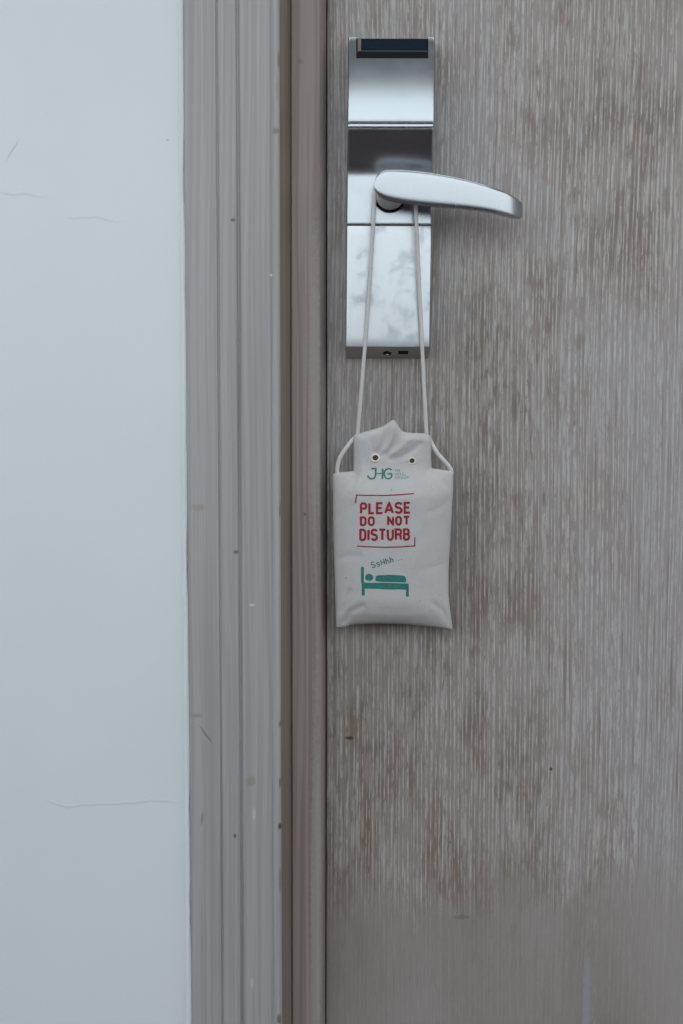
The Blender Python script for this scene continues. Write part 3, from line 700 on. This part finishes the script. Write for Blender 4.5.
print_mesh('border_line', [ribbon([(357, 546.0), (368, 546.8), (385, 547.3), (400, 546.9), (414.8, 545.9), (414.8, 537)], 0.6)], M_red, 'thin red line below the words')
# emblem letters
hw = 0.76
J = [(371.2, 468.6), (375.8, 468.6), (375.6, 474.6)] + [(375.3, 476.4), (374.2, 478.0), (372.2, 478.9), (370.2, 478.6), (368.6, 477.2), (367.6, 475.4)]
emb = [ribbon(J, hw + 0.1, 1.0), ribbon([(375.6, 473.6), (382.4, 473.6)], 0.5, 1.0), ribbon([(382.7, 468.6), (382.4, 479.2)], 0.9, 1.0)]
gx, gy = 388.1, 473.9
Gp = [(391.6, 470.2), (390.4, 469.0), (388.4, 468.6), (386.2, 469.4), (384.6, 471.4), (384.2, 474.0), (384.8, 476.6), (386.4, 478.4), (388.6, 478.8), (390.6, 478.0), (391.8, 476.4), (391.8, 473.9), (387.4, 473.9)]
emb.append(ribbon(Gp, hw, 1.0))
print_mesh('emblem_lettering', emb, M_teal, 'teal printed letters JHG')
print_mesh('small_lettering', word('THE', row(394.6, 400.4, [3, 3, 3], 1.2, 469.0, 472.0), 0.33) + word('HOTEL', row(394.6, 406.4, [3, 3, 3, 3, 3], 1.2, 472.7, 475.7), 0.33, 0.03, 395)
           + word('GROUP', row(394.6, 408.6, [3, 3, 3, 3, 3], 1.2, 476.3, 479.3), 0.33), M_pale, 'faded small lettering beside the emblem')
# sshhh
ang = math.radians(-15.5)
def rot(polys, cx, cy):
    o = []
    for pts, fc in polys: o.append(([(cx + (x - cx) * math.cos(ang) - (y - cy) * math.sin(ang), cy + (x - cx) * math.sin(ang) + (y - cy) * math.cos(ang)) for x, y in pts], fc))
    return o
bx = 371.8; by = 568.6
bxs = [(bx, bx + 4.6), (bx + 5.6, bx + 9.2), (bx + 10.2, bx + 14.4), (bx + 15.2, bx + 18.6), (bx + 19.6, bx + 23.0), (bx + 24.8, bx + 26), (bx + 27.6, bx + 28.8), (bx + 30.4, bx + 31.6)]
print_mesh('hush_lettering', rot(word('SsHhh...', [(a, b, by - 6.6, by) for a, b in bxs], 0.5), bx, by), make_ink('blue_teal_print_ink', (0.08, 0.17, 0.20)), 'slanted printed hush word')
# bed pictogram
T_ = 0.026
def tl(p): return [(x, y + T_ * (x - 361)) for x, y in p]
def rrect(x0_, y0_, x1_, y1_, r):
    o = []
    for cx, cy, a in ((x1_ - r, y0_ + r, -90), (x1_ - r, y1_ - r, 0), (x0_ + r, y1_ - r, 90), (x0_ + r, y0_ + r, 180)): o += arc(cx, cy, r, r, a, a + 90, 5)
    return o
print_mesh('bed_pictogram', [fill_poly(tl(rrect(361.0, 566.8, 363.9, 583, 0.8))), fill_poly(tl(rrect(361.6, 582, 364.8, 595.6, 0.5))), fill_poly(tl([(361.6, 582.2), (408.2, 582.2), (408.2, 588.6), (361.6, 588.6)])),
                             fill_poly(tl(rrect(406.0, 582.3, 408.8, 595.6, 0.4))), fill_poly(tl(arc(369.1, 577.2, 4.1, 3.6, 0, 357, 26))),
                             fill_poly([(375.4, 578.5), (376.0, 576.0), (378, 574.9), (390, 574.8), (401, 575.0), (404.4, 575.8), (406.0, 578.2), (406.2, 582.4), (390, 582.1), (375.4, 581.6)])], M_teal, 'teal printed picture of a sleeper in bed')
